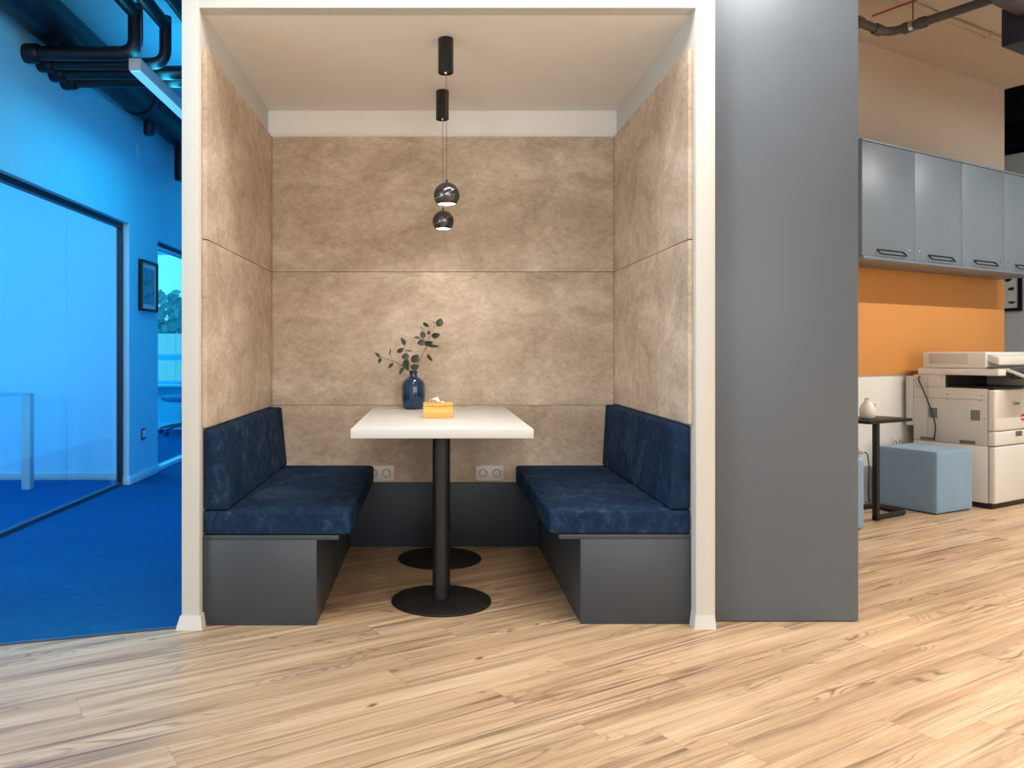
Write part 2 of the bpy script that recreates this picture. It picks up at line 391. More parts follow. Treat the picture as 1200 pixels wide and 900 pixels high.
# end wall with the outside window
EY = 10.96
b = NB()
box(b, -6.0, -4.6, EY, EY+0.15, 0, H); box(b, -4.6, -2.55, EY, EY+0.15, 0, 0.61); box(b, -4.6, -2.55, EY, EY+0.15, 2.42, H); box(b, -2.55, 8.5, EY, EY+0.15, 0, 4.0)
struct('wall_end', b, 'blue')
b = NB(); box(b, -5.9, WX-0.12, EY-0.02, EY, -0.002, 0.08, 0.004); struct('baseboard_end', b, 'jamb')
w = struct('window_3', (lambda b: (box(b, -4.6, -2.55, EY+0.04, EY+0.10, 2.37, 2.42), box(b, -4.6, -2.55, EY+0.04, EY+0.10, 0.61, 0.65), box(b, -4.6, -2.55, EY+0.03, EY+0.11, 0.93, 1.01), box(b, -4.6, -4.55, EY+0.04, EY+0.10, 0.65, 2.37), box(b, -2.60, -2.55, EY+0.04, EY+0.10, 0.65, 2.37), b)[-1])(NB()), 'blue')
obj('pane', box(NB(), -4.55, -2.60, EY+0.065, EY+0.075, 1.01, 2.37), 'tint', w)
obj('pane', box(NB(), -4.55, -2.60, EY+0.065, EY+0.075, 0.65, 0.93), 'tint', w)
obj('sill', box(NB(), -4.62, -2.53, EY-0.12, EY+0.04, 0.575, 0.61, 0.005), 'jamb', w)
b = NB(); box(b, -30, 25, 11.2, 60, -0.4, -0.25); struct('ground_outside', b, 'grass')

# corridor side of the booth (right wall of the corridor)
b = NB(); box(b, -0.947, -0.885, 4.36, 10.96, 0, 4.0); struct('wall_corridor_right', b, 'blue')
b = NB(); box(b, -0.961, -0.947, 3.20, 10.94, -0.002, 0.06, 0.003); struct('baseboard_corridor_right', b, 'jamb')

# ------------------------------------------------------------------ booth shell
AXL, AXR, AY0, AY1, AZ = -0.88, 1.0, 3.069, 4.385, 2.352
b = NB(); box(b, -0.947, AXL, AY0, 4.36, 0, H, 0.002); struct('trim_booth_left', b, 'cream')
b = NB(); box(b, AXR, 1.073, AY0, 4.45, 0, H, 0.002); struct('trim_booth_right', b, 'cream')
b = NB(); box(b, -0.885, 1.073, AY1, 4.45, 0, 4.0); struct('wall_booth_back', b, 'alc')
b = NB(); box(b, AXL, AXR, AY0, AY0+0.07, AZ, H); struct('wall_booth_front', b, 'cream')
b = NB(); box(b, AXL, AXR, AY0+0.07, AY1, AZ, AZ+0.08); struct('ceiling_booth', b, 'alc')
def base_block(x0, x1, name, e=0.018):
    bm = NB(); h = 0.05
    def xf(v):
        t = (v.z)/h
        k = 1.0-0.72*t
        x = x0-e*k if v.x < (x0+x1)/2 else x1+e*k*0.6
        y = AY0-e*k if v.y < AY0+0.06 else v.y
        return Vector((x, y, v.z))
    box(bm, x0, x1, AY0, AY0+0.13, 0.0, h, 0.0, xf=xf)
    return struct(name, bm, 'cream')
base_block(-0.947, AXL+0.004, 'baseboard_post_left'); base_block(AXR-0.0, 1.070, 'baseboard_post_right', 0.008)
b = NB(); box(b, AXL+0.002, AXR-0.002, 4.362, AY1, 0.0, 0.345, 0.002); struct('baseboard_booth', b, 'plinth')

# upholstered wall panels
PT = 2.209
def panel(x0, x1, y0, y1, z0, z1, label, grp):
    bm = NB(); cx, cy, cz = (x0+x1)/2, (y0+y1)/2, z0
    cushion(bm, x0-cx, x1-cx, y0-cy, y1-cy, 0.0008, z1-z0-0.0008, 0.005, cuts=10)
    o = obj('acoustic_panel', bm, 'panel', loc=(cx, cy, cz)); return tag(o, label, 'wall panel', grp)
gb, gl, gr = 'upholstered panels on the booth back wall', 'upholstered panels on the booth left wall', 'upholstered panels on the booth right wall'
panel(AXL+0.021, AXR-0.021, 4.362, AY1, 1.479, PT, 'topmost beige suede panel on the back wall of the booth, behind the hanging lamps', gb)
panel(AXL+0.021, AXR-0.021, 4.362, AY1, 0.76, 1.479, 'middle beige suede panel on the back wall of the booth, behind the leafy sprigs', gb)
panel(AXL+0.021, AXR-0.021, 4.362, AY1, 0.345, 0.76, 'lowest beige suede panel on the back wall, holding the two double sockets', gb)
panel(AXL, AXL+0.021, AY0+0.03, AY1, 1.479, PT, 'upper beige suede panel on the left side wall of the booth', gl)
panel(AXL, AXL+0.021, AY0+0.03, AY1, 0.757, 1.479, 'lower beige suede panel on the left side wall, above the left bench back', gl)
panel(AXR-0.021, AXR, AY0+0.03, AY1, 1.479, PT, 'upper beige suede panel on the right side wall of the booth', gr)
panel(AXR-0.021, AXR, AY0+0.03, AY1, 0.771, 1.479, 'lower beige suede panel on the right side wall, above the right bench back', gr)

# ------------------------------------------------------------------ benches (built along +x from the wall, mirrored for the right one)
def bench(label, wallx, s, y0, base_w, board_w, seat_w, back_b, back_t, ztop):
    t = thing('bench', label, 'bench', (wallx, y0, 0), 0, 'padded benches in the booth')
    L = 4.360-y0
    def X(a, c): return (a, c) if s > 0 else (-c, -a)
    G_ = 0.003
    x = X(0.002, base_w)
    obj('end_panel', box(NB(), *x, 0.0, 0.018, 0.0, 0.328, 0.0015), 'laminate', t)
    for k in range(2):
        ya, yb = 0.018+(L-0.018)*k/2, 0.018+(L-0.018)*(k+1)/2
        xx = X(base_w-0.018, base_w)
        obj('front_panel', box(NB(), *xx, ya+0.0008, yb-0.0008, 0.0, 0.328, 0.0015), 'laminate', t)
    obj('top_board', box(NB(), *X(0.002, board_w), 0.0, L, 0.328, 0.346, 0.0015), 'laminate', t)
    for k in range(2):
        ya, yb = -0.004+(L)*k/2, L*(k+1)/2
        bm = NB(); cushion(bm, *X(0.002, seat_w), ya, yb, 0.346, 0.440, 0.014, (0, 0, 0.006), 16)
        obj('seat_cushion', bm, 'bench', t)
    for k in range(2):
        ya, yb = 0.0+L*k/2, L*(k+1)/2
        def xf(v):
            f = (v.z-0.44)/(ztop-0.44)
            th = back_b+(back_t-back_b)*f
            a = abs(v.x)
            a = G_+(a-G_)*(th-G_)/(back_b-G_) if a > G_ else a
            return Vector((s*a, v.y, v.z))
        bm = NB(); cushion(bm, *X(G_, back_b), ya, yb, 0.441, ztop, 0.012, (0.004, 0, 0), 16, xf)
        obj('back_cushion', bm, 'bench', t)
    return t
bench('navy suede bench on grey base against the left booth wall', AXL, 1, 3.107, 0.4385, 0.523, 0.568, 0.105, 0.075, 0.752)
bench('navy suede bench on grey base against the right booth wall', AXR, -1, 3.122, 0.427, 0.510, 0.550, 0.086, 0.068, 0.766)

# ------------------------------------------------------------------ table
t = thing('table', 'white rectangular table on two round black pedestals between the benches', 'table', (0.04, 3.745, 0))
obj('tabletop', box(NB(), -0.3545, 0.3545, -0.61, 0.607, 0.714, 0.75, 0.002), 'white', t)
for y in (-0.335, 0.360):
    p = obj('pedestal', lathe(NB(), [(0, 0.0), (0.206, 0.0), (0.210, 0.003), (0.210, 0.007), (0.206, 0.010), (0.06, 0.013), (0.045, 0.018), (0, 0.018)], seg=64), 'black', t, (0, y, 0))
    obj('column', lathe(NB(), [(0, 0.012), (0.037, 0.012), (0.037, 0.708), (0, 0.708)]), 'black', p)
    obj('mounting_plate', box(NB(), -0.12, 0.12, -0.12, 0.12, 0.706, 0.714, 0.003), 'black', p)

# vase, sprigs, tissue box
VX, VY, VZ = -0.096, 4.245, 0.75
t = thing('vase', 'glossy dark blue ribbed vase at the far end of the white table', 'vase', (VX, VY, VZ))
prof = [(0, 0.0), (0.042, 0.0), (0.051, 0.004), (0.0575, 0.022), (0.061, 0.06), (0.0615, 0.11), (0.059, 0.132), (0.049, 0.151), (0.031, 0.163), (0.0215, 0.170), (0.0195, 0.178), (0.0205, 0.188), (0.0245, 0.196), (0.0245, 0.199), (0.020, 0.199), (0.0165, 0.185), (0.0165, 0.17), (0.03, 0.155), (0.05, 0.12), (0.05, 0.04), (0, 0.01)]
bm = lathe(NB(), prof, seg=80)
for v in bm.verts:
    r = math.hypot(v.co.x, v.co.y)
    if r > 0.04 and v.co.z < 0.15:
        a = math.atan2(v.co.y, v.co.x); k = 1+0.012*math.cos(20*a); v.co.x *= k; v.co.y *= k
obj('body', bm, 'vase', t, ang=60)
def leaf(bm, px, py, L, Wd, ang, dep=0.0, tilt=0.0, cup=0.15):
    """leaf centred at a crop pixel of the sprig study; L, Wd in metres; ang = direction of the tip in the picture plane"""
    cx = VX+(px-410)/7.5/224; cz = VZ+0.197+(530-py)/7.5/224
    n, mrows = 10, 4; grid = []
    ca, sa = math.cos(ang), math.sin(ang)
    for i in range(n+1):
        f = i/n; w = Wd/2*math.sin(PI*f**0.85)**0.75 if 0 < i < n else 0.0006
        row = []
        for j in range(-mrows, mrows+1):
            q = j/mrows; lx = (f-0.5)*L; ly = q*w; lz = cup*w*q*q-0.12*L*(f-0.5)**2*4*0.5
            ly2, lz2 = ly*math.cos(tilt)-lz*math.sin(tilt), ly*math.sin(tilt)+lz*math.cos(tilt)
            row.append(Vector((cx+lx*ca-ly2*sa, VY+dep-lz2, cz+lx*sa+ly2*ca)))
        grid.append(row)
    top = [[bm.verts.new(p) for p in r] for r in grid]
    bot = [[bm.verts.new(p+Vector((0, 0.0007, 0))) for p in r] for r in grid]
    m = 2*mrows
    for i in range(n):
        for j in range(m):
            bm.faces.new((top[i][j], top[i+1][j], top[i+1][j+1], top[i][j+1]))
            bm.faces.new((bot[i][j+1], bot[i+1][j+1], bot[i+1][j], bot[i][j]))
        for j in (0, m):
            bm.faces.new((top[i][j], bot[i][j], bot[i+1][j], top[i+1][j]))
def sp(px, py, dep=0.0): return (VX+(px-410)/7.5/224, VY+dep, VZ+0.197+(530-py)/7.5/224)
R_ = math.radians
def sprig(label, pts, twigs, leaves):
    t = thing('eucalyptus_sprig', label, 'sprig', (VX, VY, VZ), 0, 'leafy sprigs in the blue vase')
    def rel(bm):
        for v in bm.verts: v.co -= Vector((VX, VY, VZ))
        return bm
    bm = NB(); P = fillet([sp(*p) for p in pts], 0.03); tube(bm, P, [0.0022-0.0012*i/(len(P)-1) for i in range(len(P))], 8)
    for tw in twigs: tube(bm, fillet([sp(*p) for p in tw], 0.01), 0.0009, 6)
    obj('stem', rel(bm), 'stem', t)
    bm = NB()
    for l in leaves: leaf(bm, *l)
    obj('foliage', rel(bm), 'leaf', t)
k = 1/7.5/224
sprig('tallest sprig with large round leaves, rising to the right out of the blue vase',
      [(408, 640, 0.004), (418, 520, 0), (470, 420, -0.01), (520, 330, -0.015), (550, 225, -0.015), (600, 125, -0.01)],
      [[(545, 240, -0.015), (520, 190, -0.01), (480, 150, -0.005)], [(520, 330, -0.015), (540, 385, -0.01)], [(550, 225, -0.015), (590, 215, -0.02)], [(530, 300, -0.015), (480, 265, -0.02)], [(575, 175, -0.012), (525, 125, -0.005)], [(530, 305, -0.015), (585, 305, -0.02)], [(535, 270, -0.015), (440, 235, -0.015)]],
      [(640, 102, 78*k, 66*k, R_(60), -0.012, 0.2), (520, 122, 66*k, 34*k, R_(-35), -0.006, 0.5), (492, 210, 66*k, 52*k, R_(100), -0.02, 0.2), (606, 216, 80*k, 54*k, R_(10), -0.022, 0.3),
       (480, 278, 74*k, 62*k, R_(190), -0.024, 0.2), (540, 285, 84*k, 52*k, R_(10), -0.018, 0.5), (585, 308, 104*k, 36*k, R_(-5), -0.026, 0.6), (442, 234, 56*k, 26*k, R_(175), -0.012, 0.6), (552, 412, 80*k, 30*k, R_(-52), -0.014, 0.5), (588, 100, 50*k, 14*k, R_(130), -0.004, 1.0), (486, 155, 44*k, 14*k, R_(140), -0.006, 1.0), (545, 190, 40*k, 30*k, R_(70), -0.006, 0.3)])
sprig('sparse thin sprig reaching far to the left out of the blue vase',
      [(404, 640, -0.004), (398, 528, 0), (325, 488, -0.01), (230, 440, -0.02), (140, 412, -0.02), (85, 375, -0.02)],
      [[(230, 440, -0.02), (212, 395, -0.02), (206, 370, -0.015)], [(235, 445, -0.02), (215, 475, -0.025)], [(325, 488, -0.01), (308, 520, -0.02)], [(130, 410, -0.02), (118, 430, -0.02)]],
      [(95, 386, 66*k, 30*k, R_(135), -0.02, 0.5), (116, 436, 52*k, 36*k, R_(240), -0.025, 0.4), (212, 480, 66*k, 34*k, R_(225), -0.026, 0.5), (206, 358, 66*k, 18*k, R_(78), -0.015, 0.9), (306, 526, 76*k, 38*k, R_(240), -0.024, 0.4)])
sprig('middle sprig with bushy dark leaves leaning left above the rim of the blue vase',
      [(412, 640, -0.004), (406, 525, -0.004), (365, 440, -0.012), (345, 360, -0.012), (330, 290, -0.01)],
      [[(345, 360, -0.012), (300, 345, -0.016)], [(347, 350, -0.012), (375, 348, -0.016)], [(365, 440, -0.012), (345, 400, -0.02)], [(400, 510, -0.004), (350, 475, -0.02)], [(406, 520, -0.004), (425, 420, -0.025)], [(406, 525, -0.004), (425, 495, -0.03)]],
      [(320, 267, 74*k, 42*k, R_(120), -0.01, 0.4), (297, 346, 72*k, 44*k, R_(30), -0.018, 0.4), (374, 349, 62*k, 18*k, R_(-5), -0.014, 0.9), (340, 402, 70*k, 62*k, R_(180), -0.028, 0.2), (346, 478, 100*k, 60*k, R_(290), -0.03, 0.3), (426, 418, 86*k, 74*k, R_(50), -0.03, 0.2), (424, 492, 78*k, 62*k, R_(15), -0.036, 0.3), (352, 440, 60*k, 40*k, R_(100), -0.024, 0.4)])
t = thing('tissue_box', 'bamboo tissue box on the white table, right of the blue vase', 'tissue box', (0.029, 3.69, 0.75))
obj('body', box(NB(), -0.067, 0.067, -0.06, 0.06, 0.0, 0.054, 0.002), 'bamboo', t)
bm = NB()
for q in ((-0.067, 0.067, -0.06, -0.016), (-0.067, 0.067, 0.016, 0.06), (-0.067, -0.045, -0.016, 0.016), (0.045, 0.067, -0.016, 0.016)): box(bm, *q, 0.055, 0.067, 0.0015)
obj('lid', bm, 'bamboo', t)
bm = NB(); bmesh.ops.create_grid(bm, x_segments=16, y_segments=6, size=1)
for v in bm.verts:
    a, c = v.co.x, v.co.y
    v.co = Vector((-0.012+a*0.036+0.006*c, c*0.014*(1-0.3*a*a), 0.062+0.030*(1-a*a)*(0.75+0.25*math.sin(5*a+3*c))+0.004*math.sin(9*a)))
g2 = bmesh.ops.solidify(bm, geom=list(bm.faces), thickness=0.0012)
obj('tissue', bm, 'tissue', t, ang=80)

# ------------------------------------------------------------------ sockets
def socket_pair(label, x, y, z, rz=0.0, group=None, plate='sock', parent_loc=None):
    t = thing('double_socket', label, 'socket', (x, y, z), rz, group)
    bm = NB(); box(bm, -0.076, 0.076, -0.007, 0.0, -0.041, 0.041, 0.002); obj('plate', bm, plate, t)
    for sx in (-0.0365, 0.0365):
        s = obj('socket_outlet', lathe(NB(), [(0, -0.004), (0.0185, -0.004), (0.0185, 0.0045), (0.0215, 0.0045), (0.0225, 0.0), (0.0225, -0.001)], seg=32, rot=Matrix.Rotation(PI/2, 3, 'X'), c=(sx, -0.0065, 0)), 'sock_shade', t)
        bm = NB()
        for hx in (-0.0095, 0.0095): lathe(bm, [(0, -0.001), (0.0028, -0.001), (0.0028, 0.0008), (0, 0.0008)], seg=12, rot=Matrix.Rotation(PI/2, 3, 'X'), c=(sx+hx, -0.0028-0.0005, 0))
        obj('contact_hole', bm, 'ink', s)
    return t
gs = 'double sockets on the lowest back panel'
socket_pair('double wall socket half hidden behind the left bench seat', -0.279, 4.362, 0.397, 0, gs)
socket_pair('double wall socket in full view beside the right bench seat', 0.312, 4.362, 0.397, 0, gs)

# ------------------------------------------------------------------ pendant lamps
def pendant(label, x, y):
    t = thing('pendant_lamp', label, 'lamp', (x, y, AZ), 0, 'black globe pendants over the table')
    obj('canopy', lathe(NB(), [(0, 0), (0.031, 0), (0.032, -0.002), (0.032, -0.142), (0.030, -0.144), (0.026, -0.144), (0.026, -0.138), (0, -0.138)]), 'blackm', t)
    obj('cord_outlet', lathe(NB(), [(0, -0.136), (0.008, -0.137), (0.006, -0.146), (0, -0.147)], seg=16), 'silver', t)
    zc = 1.70-AZ; R = 0.054
    obj('cord', tube(NB(), [(0.002, 0, -0.14), (0.004, 0, zc+R)], 0.0011, 8), 'stem', t)
    obj('cord_grip', lathe(NB(), [(0, R-0.002), (0.004, R-0.002), (0.004, R+0.010), (0.002, R+0.014), (0, R+0.014)], (0.004, 0, zc), 12), 'blackm', t)
    a0 = -math.asin(0.70); prof = []
    for i in range(25):
        a = PI/2+(a0-PI/2)*i/24; prof.append((R*math.cos(a), R*math.sin(a)))
    for i in range(15):
        a = a0+(PI/2-a0)*i/14; prof.append(((R-0.002)*math.cos(a), (R-0.002)*math.sin(a)))
    prof[0] = (0, R); prof[-1] = (0, R-0.002)
    sh = obj('lamp_shade', lathe(NB(), prof, (0.004, 0, zc), 56), 'gloss', t)
    rt = Matrix.Rotation(math.radians(-27), 3, 'Y') @ Matrix.Rotation(math.radians(14), 3, 'X')
    r2 = math.sqrt(R*R-0.012**2)
    obj('seam_ring', lathe(NB(), [(r2-0.001, 0.0115), (r2+0.0006, 0.0115), (r2+0.0003, 0.0132), (r2-0.001, 0.0132), (r2-0.001, 0.0115)], (0.004, 0, zc), 64, rot=rt), 'silver', sh)
    rd = (R-0.003)*math.cos(a0)
    obj('diffuser', lathe(NB(), [(0, R*math.sin(a0)+0.006), (rd-0.001, R*math.sin(a0)+0.006), (rd-0.001, R*math.sin(a0)+0.002), (0, R*math.sin(a0)+0.002)], (0.004, 0, zc), 40), 'bulb', t)
    return t
pendant('black globe pendant lamp hanging nearer, the upper one in view', 0.058, 3.374)
pendant('black globe pendant lamp hanging farther back, the lower one in view', 0.053, 4.05)

# ------------------------------------------------------------------ tall grey cabinet beside the booth
t = thing('tall_cabinet', 'tall plain grey cabinet standing right of the cream booth frame', 'cabinet', (1.0775, 3.147, 0))
obj('front_panel', box(NB(), 0.0, 0.5785, 0.0, 0.020, 0.004, 2.62, 0.0015), 'tall', t)
obj('body', box(NB(), 0.002, 0.5765, 0.0205, 1.0, 0.0, 2.62, 0.001), 'tall', t)

# ------------------------------------------------------------------ printer wall
b = NB(); box(b, -1.6, 2.05, 0.0, 0.14, 0, 4.0); struct('wall_printer', b, 'whitewall', W0, AG)
b = NB(); box(b, -1.6, 2.05, -0.012, 0.0, 2.40, H); struct('trim_bulkhead', b, 'beigewall', W0, AG)
b = NB(); box(b, -1.6, 2.05, -0.012, 0.0, 0.0, 0.06, 0.003); struct('baseboard_printer', b, 'whitewall', W0, AG)
tag(obj('wall_panel', box(NB(), -1.6, 2.045, -0.014, 0.0, 0, 0.756, 0.0015), 'orange', None, RW(0, 0, 0.884), AG), 'plain orange panel on the wall below the hanging cabinets', 'wall panel')
def tri(x, y, z): return (x, y, z)
def wall_cab(label, x0):
    wv, ht, dp = 1.194, 0.752, 0.33
    t = thing('wall_cabinet', label, 'cabinet', RW(x0, 0, 1.64), AG, 'grey cabinets hanging above the orange panel')
    obj('carcass', box(NB(), 0.0, wv, -dp+0.020, -0.0145, 0.012, ht-0.014, 0.001), 'upper', t)
    obj('top_board', box(NB(), 0.0, wv, -dp-0.004, -0.0145, ht-0.013, ht, 0.0015), 'upper', t)
    obj('bottom_board', box(NB(), 0.0, wv, -dp-0.012, -0.0145, -0.006, 0.011, 0.0015), 'upper', t)
    for k in range(2):
        xa, xb = (0.0015, wv/2-0.0015) if k == 0 else (wv/2+0.0015, wv-0.0015)
        d = obj('door', box(NB(), xa, xb, -dp, -dp+0.018, 0.014, ht-0.016, 0.0015), 'upper', t)
        c = xa+0.31 if k == 0 else xa+0.315
        c = wv/2-0.285 if k == 0 else wv/2+0.315
        z = 0.062
        bm = NB(); tube(bm, fillet([(c-0.15, -dp, z), (c-0.15, -dp-0.026, z-0.030), (c+0.15, -dp-0.026, z-0.030), (c+0.15, -dp, z)], 0.012), 0.0045, 10)
        tube(bm, [(c-0.15, -dp-0.002, z), (c+0.15, -dp-0.002, z)], 0.0045, 10)
        obj('handle', bm, 'blackm', d)
        lx = wv/2-0.055 if k == 0 else wv/2+0.058
        obj('lock', lathe(NB(), [(0, 0), (0.009, 0), (0.009, 0.004), (0.007, 0.005), (0, 0.005)], (lx, -dp, z+0.013), 20, rot=Matrix.Rotation(PI/2, 3, 'X')), 'silver', d)
    return t
wall_cab('grey two-door hanging cabinet next to the tall grey cabinet', -0.462)
wall_cab('grey two-door hanging cabinet above the printer, cut by the right picture edge', 0.734)

# beyond the end of the printer wall
b = NB(); box(b, 3.0, 3.1, -1.2, 3.2, 0, 2.86); struct('wall_beyond', b, 'greywall', W0, AG)
b = NB(); box(b, 4.6, 4.7, -3.0, 5.0, 0, 4.0); struct('wall_void', b, 'dark', W0, AG)
t = thing('poster', 'framed poster of small black sketches on the grey wall beyond the orange panel', 'poster', RW(3.0, 0.56, 1.42), AG+PI/2)
# local x runs along the wall (+y of grid), local y points out of wall towards -x of grid
bm = NB()
for q in ((-0.30, 0.30, 0.0, 0.03), (-0.30, 0.30, 0.80, 0.83)): box(bm, q[0], q[1], 0.0, 0.022, q[2], q[3], 0.002)
for q in ((-0.30, -0.27), (0.27, 0.30)): box(bm, q[0], q[1], 0.0, 0.022, 0.03, 0.80, 0.002)
obj('frame', bm, 'blackm', t)
sh_ = obj('sheet', box(NB(), -0.27, 0.27, 0.002, 0.008, 0.03, 0.80), 'paper', t)
rs = random.Random(4)
for r in range(7):
    for c in range(4):
        cx, cz, n = -0.20+c*0.13+rs.uniform(-.02, .02), 0.09+r*0.105+rs.uniform(-.01, .01), 12
        rx, rz_ = rs.uniform(.025, .045), rs.uniform(.012, .024)
        prof = [(cx+rx*math.cos(2*PI*i/n)*rs.uniform(.75, 1.15), cz+rz_*math.sin(2*PI*i/n)*rs.uniform(.6, 1.2)) for i in range(n)]
        bm = NB(); a = [bm.verts.new((x, 0.0085, z)) for x, z in prof]; d = [bm.verts.new((x, 0.0078, z)) for x, z in prof]
        bm.faces.new(a); bm.faces.new(d[::-1])
        for i in range(n): bm.faces.new((a[i], a[(i+1) % n], d[(i+1) % n], d[i]))
        obj('sketch', bm, 'ink', sh_)
for i, (yy, zz, r) in enumerate(((-0.6, 3.05, 0.06), (-0.2, 3.18, 0.05), (0.4, 3.3, 0.09))):
    o = obj('service_pipe', tube(NB(), [(0, 0, 0), (0, 3.2, 0)], r, 16), 'pipe', None, RW(3.5+0.25*i, -1.6, zz), AG)
    tag(o, ['thin dark pipe lowest of three above the grey wall at the right edge', 'thin dark pipe in the middle of three above the grey wall at the right edge', 'thick dark pipe highest of three above the grey wall at the right edge'][i], 'pipe', 'dark pipes above the grey wall')

# poufs
def pouf(label, x, y, rz):
    t = obj('pouf', cushion(NB(), -0.2, 0.2, -0.2, 0.2, 0.006, 0.407, 0.013, (0.003, 0.003, 0.003), 14), 'pouf', None, RW(x, y), AG+rz)
    tag(t, label, 'pouf', 'grey blue cube poufs')
    bm = NB(); box(bm, -0.185, 0.185, -0.185, 0.185, 0.0, 0.007); obj('foot_board', bm, 'ink', t)
pouf('grey blue cube pouf between the black side table and the printer', 0.262, -0.325, math.radians(-3))
pouf('grey blue cube pouf mostly hidden behind the tall grey cabinet', -0.935, -0.31, 0)

# side table and jug
t = thing('side_table', 'small black metal C-shaped side table beside the tall grey cabinet', 'side table', RW(-0.43, -0.40), AG)
obj('tabletop', box(NB(), -0.10, 0.37, -0.022, 0.26, 0.602, 0.622, 0.003), 'black', t)
obj('pole', box(NB(), -0.016, 0.016, -0.016, 0.016, 0.0, 0.602, 0.003), 'black', t)
bm = NB(); tube(bm, fillet([(-0.016, 0.0, 0.018), (0.33, 0.0, 0.018), (0.36, 0.24, 0.018), (0.0, 0.24, 0.018)], 0.05), 0.017, 12); obj('base', bm, 'black', t)
t = thing('jug', 'small rounded cream ceramic jug with side handle on the black side table', 'jug', RW(-0.335, -0.29, 0.622), AG)
obj('body', lathe(NB(), [(0, 0), (0.034, 0), (0.044, 0.012), (0.050, 0.04), (0.048, 0.062), (0.036, 0.090), (0.020, 0.108), (0.017, 0.122), (0.021, 0.131), (0.018, 0.131), (0.013, 0.12), (0.026, 0.09), (0.04, 0.05), (0.03, 0.01), (0, 0.01)]), 'ceramic', t, ang=60)
obj('handle', tube(NB(), fillet([(0.030, 0, 0.092), (0.085, 0, 0.102), (0.090, 0, 0.045), (0.044, 0, 0.026)], 0.022), 0.007, 10), 'ceramic', t)

# wall sockets by the poufs
t = socket_pair('white wall socket with a plugged cable behind the black side table', *RW(-0.02, -0.0005, 0.36), AG, None, 'white')
obj('plug', lathe(NB(), [(0, 0), (0.019, 0), (0.017, 0.03), (0.008, 0.045), (0, 0.045)], (0.0365, -0.009, 0), 20, rot=Matrix.Rotation(PI/2, 3, 'X')), 'white', t)
obj('cable', tube(NB(), fillet([(0.0365, -0.05, 0), (0.055, -0.065, -0.01), (0.085, -0.06, -0.10), (0.09, -0.05, -0.30), (0.12, -0.04, -0.352)], 0.04), 0.004, 8), 'blackm', t)
socket_pair('white wall socket mostly hidden behind the pouf beside the printer', *RW(0.51, -0.0005, 0.388), AG, None, 'white')

# ------------------------------------------------------------------ printer (local: x right along the wall, -y to the front)
t = thing('printer', 'large off-white office copier with black output bay beside the pouf', 'printer', RW(0.56, -0.09), AG)
PW, PF = 0.60, -0.52
obj('base', box(NB(), 0.015, PW-0.015, PF+0.02, -0.02, 0.0, 0.037, 0.003), 'blackm', t)
c = obj('paper_cabinet', box(NB(), 0.0, PW, PF+0.035, -0.0, 0.037, 0.417, 0.004), 'printer', t)
obj('cabinet_door', box(NB(), -0.002, PW+0.002, PF-0.012, PF+0.032, 0.039, 0.415, 0.010, 3), 'printer', t)
obj('drawer', box(NB(), -0.002, PW+0.002, PF-0.012, PF+0.035, 0.421, 0.516, 0.010, 3), 'printer', t)
obj('drawer_grip', box(NB(), 0.27, 0.36, PF-0.0135, PF-0.010, 0.475, 0.510, 0.001), 'darkgrey', t)
bd = obj('body', (lambda b: (box(b, 0.0, PW, PF+0.036, 0.0, 0.419, 0.80, 0.004), box(b, 0.0, PW, -0.215, 0.0, 0.80, 0.888, 0.004), b)[-1])(NB()), 'printer2', t)
obj('front_cover', box(NB(), -0.004, PW+0.004, PF-0.014, PF+0.036, 0.520, 0.795, 0.014, 4), 'printer', t)
obj('rear_cover', box(NB(), 0.002, PW-0.002, 0.001, 0.055, 0.52, 0.875, 0.004), 'printer2', t)
obj('output_tray', box(NB(), 0.004, PW-0.004, PF+0.0, -0.216, 0.797, 0.812, 0.004), 'blackm', t)
obj('bay_lining', box(NB(), 0.006, PW-0.006, -0.228, -0.216, 0.812, 0.888), 'blackm', t)
obj('bay_wall', box(NB(), PW-0.06, PW, PF+0.01, -0.228, 0.812, 0.888, 0.003), 'printer2', t)
sc = obj('scanner', box(NB(), 0.0, PW, PF-0.03, -0.03, 0.889, 0.934, 0.006, 3), 'printer', t)
obj('scanner_grip', box(NB(), -0.006, 0.004, -0.33, -0.21, 0.897, 0.925, 0.004), 'printer', sc)
ad = obj('document_feeder', box(NB(), 0.003, PW-0.003, -0.475, -0.06, 0.936, 1.047, 0.010, 3), 'printer', t)
obj('side_inset', box(NB(), 0.0005, 0.006, -0.36, -0.11, 0.966, 1.036, 0.001), 'printer2', ad)
bm = NB(); box(bm, 0.02, PW-0.05, -0.545, -0.474, 0.985, 1.035, 0.004, xf=lambda v: Vector((v.x, v.y, v.z+(v.y+0.474)*0.35))); obj('feeder_guide', bm, 'printer', ad)
bm = NB(); box(bm, 0.003, PW-0.003, -0.53, -0.474, 0.936, 0.946, 0.003); obj('feeder_lip', bm, 'darkgrey', ad)
bm = NB(); box(bm, 0.10, 0.42, -0.70, -0.55, 0.918, 0.940, 0.005, xf=lambda v: Vector((v.x, v.y, v.z+(v.y+0.55)*0.42)))
cp = obj('control_panel', bm, 'white', t)
bm = NB(); box(bm, 0.115, 0.405, -0.692, -0.556, 0.9385, 0.9415, 0.001, xf=lambda v: Vector((v.x, v.y, v.z+(v.y+0.55)*0.42))); obj('screen', bm, 'blackm', cp)
bm = NB(); box(bm, 0.10, 0.42, -0.60, -0.548, 0.880, 0.917, 0.004, xf=lambda v: Vector((v.x, v.y, v.z+(v.y+0.55)*0.3))); obj('panel_mount', bm, 'blackm', t)
for y in (-0.135, -0.41):
    bm = NB()
    for i in range(7): box(bm, -0.0022, 0.003, y-0.028+i*0.0085, y-0.023+i*0.0085, 0.585, 0.655)
    obj('vent', bm, 'darkgrey', bd)
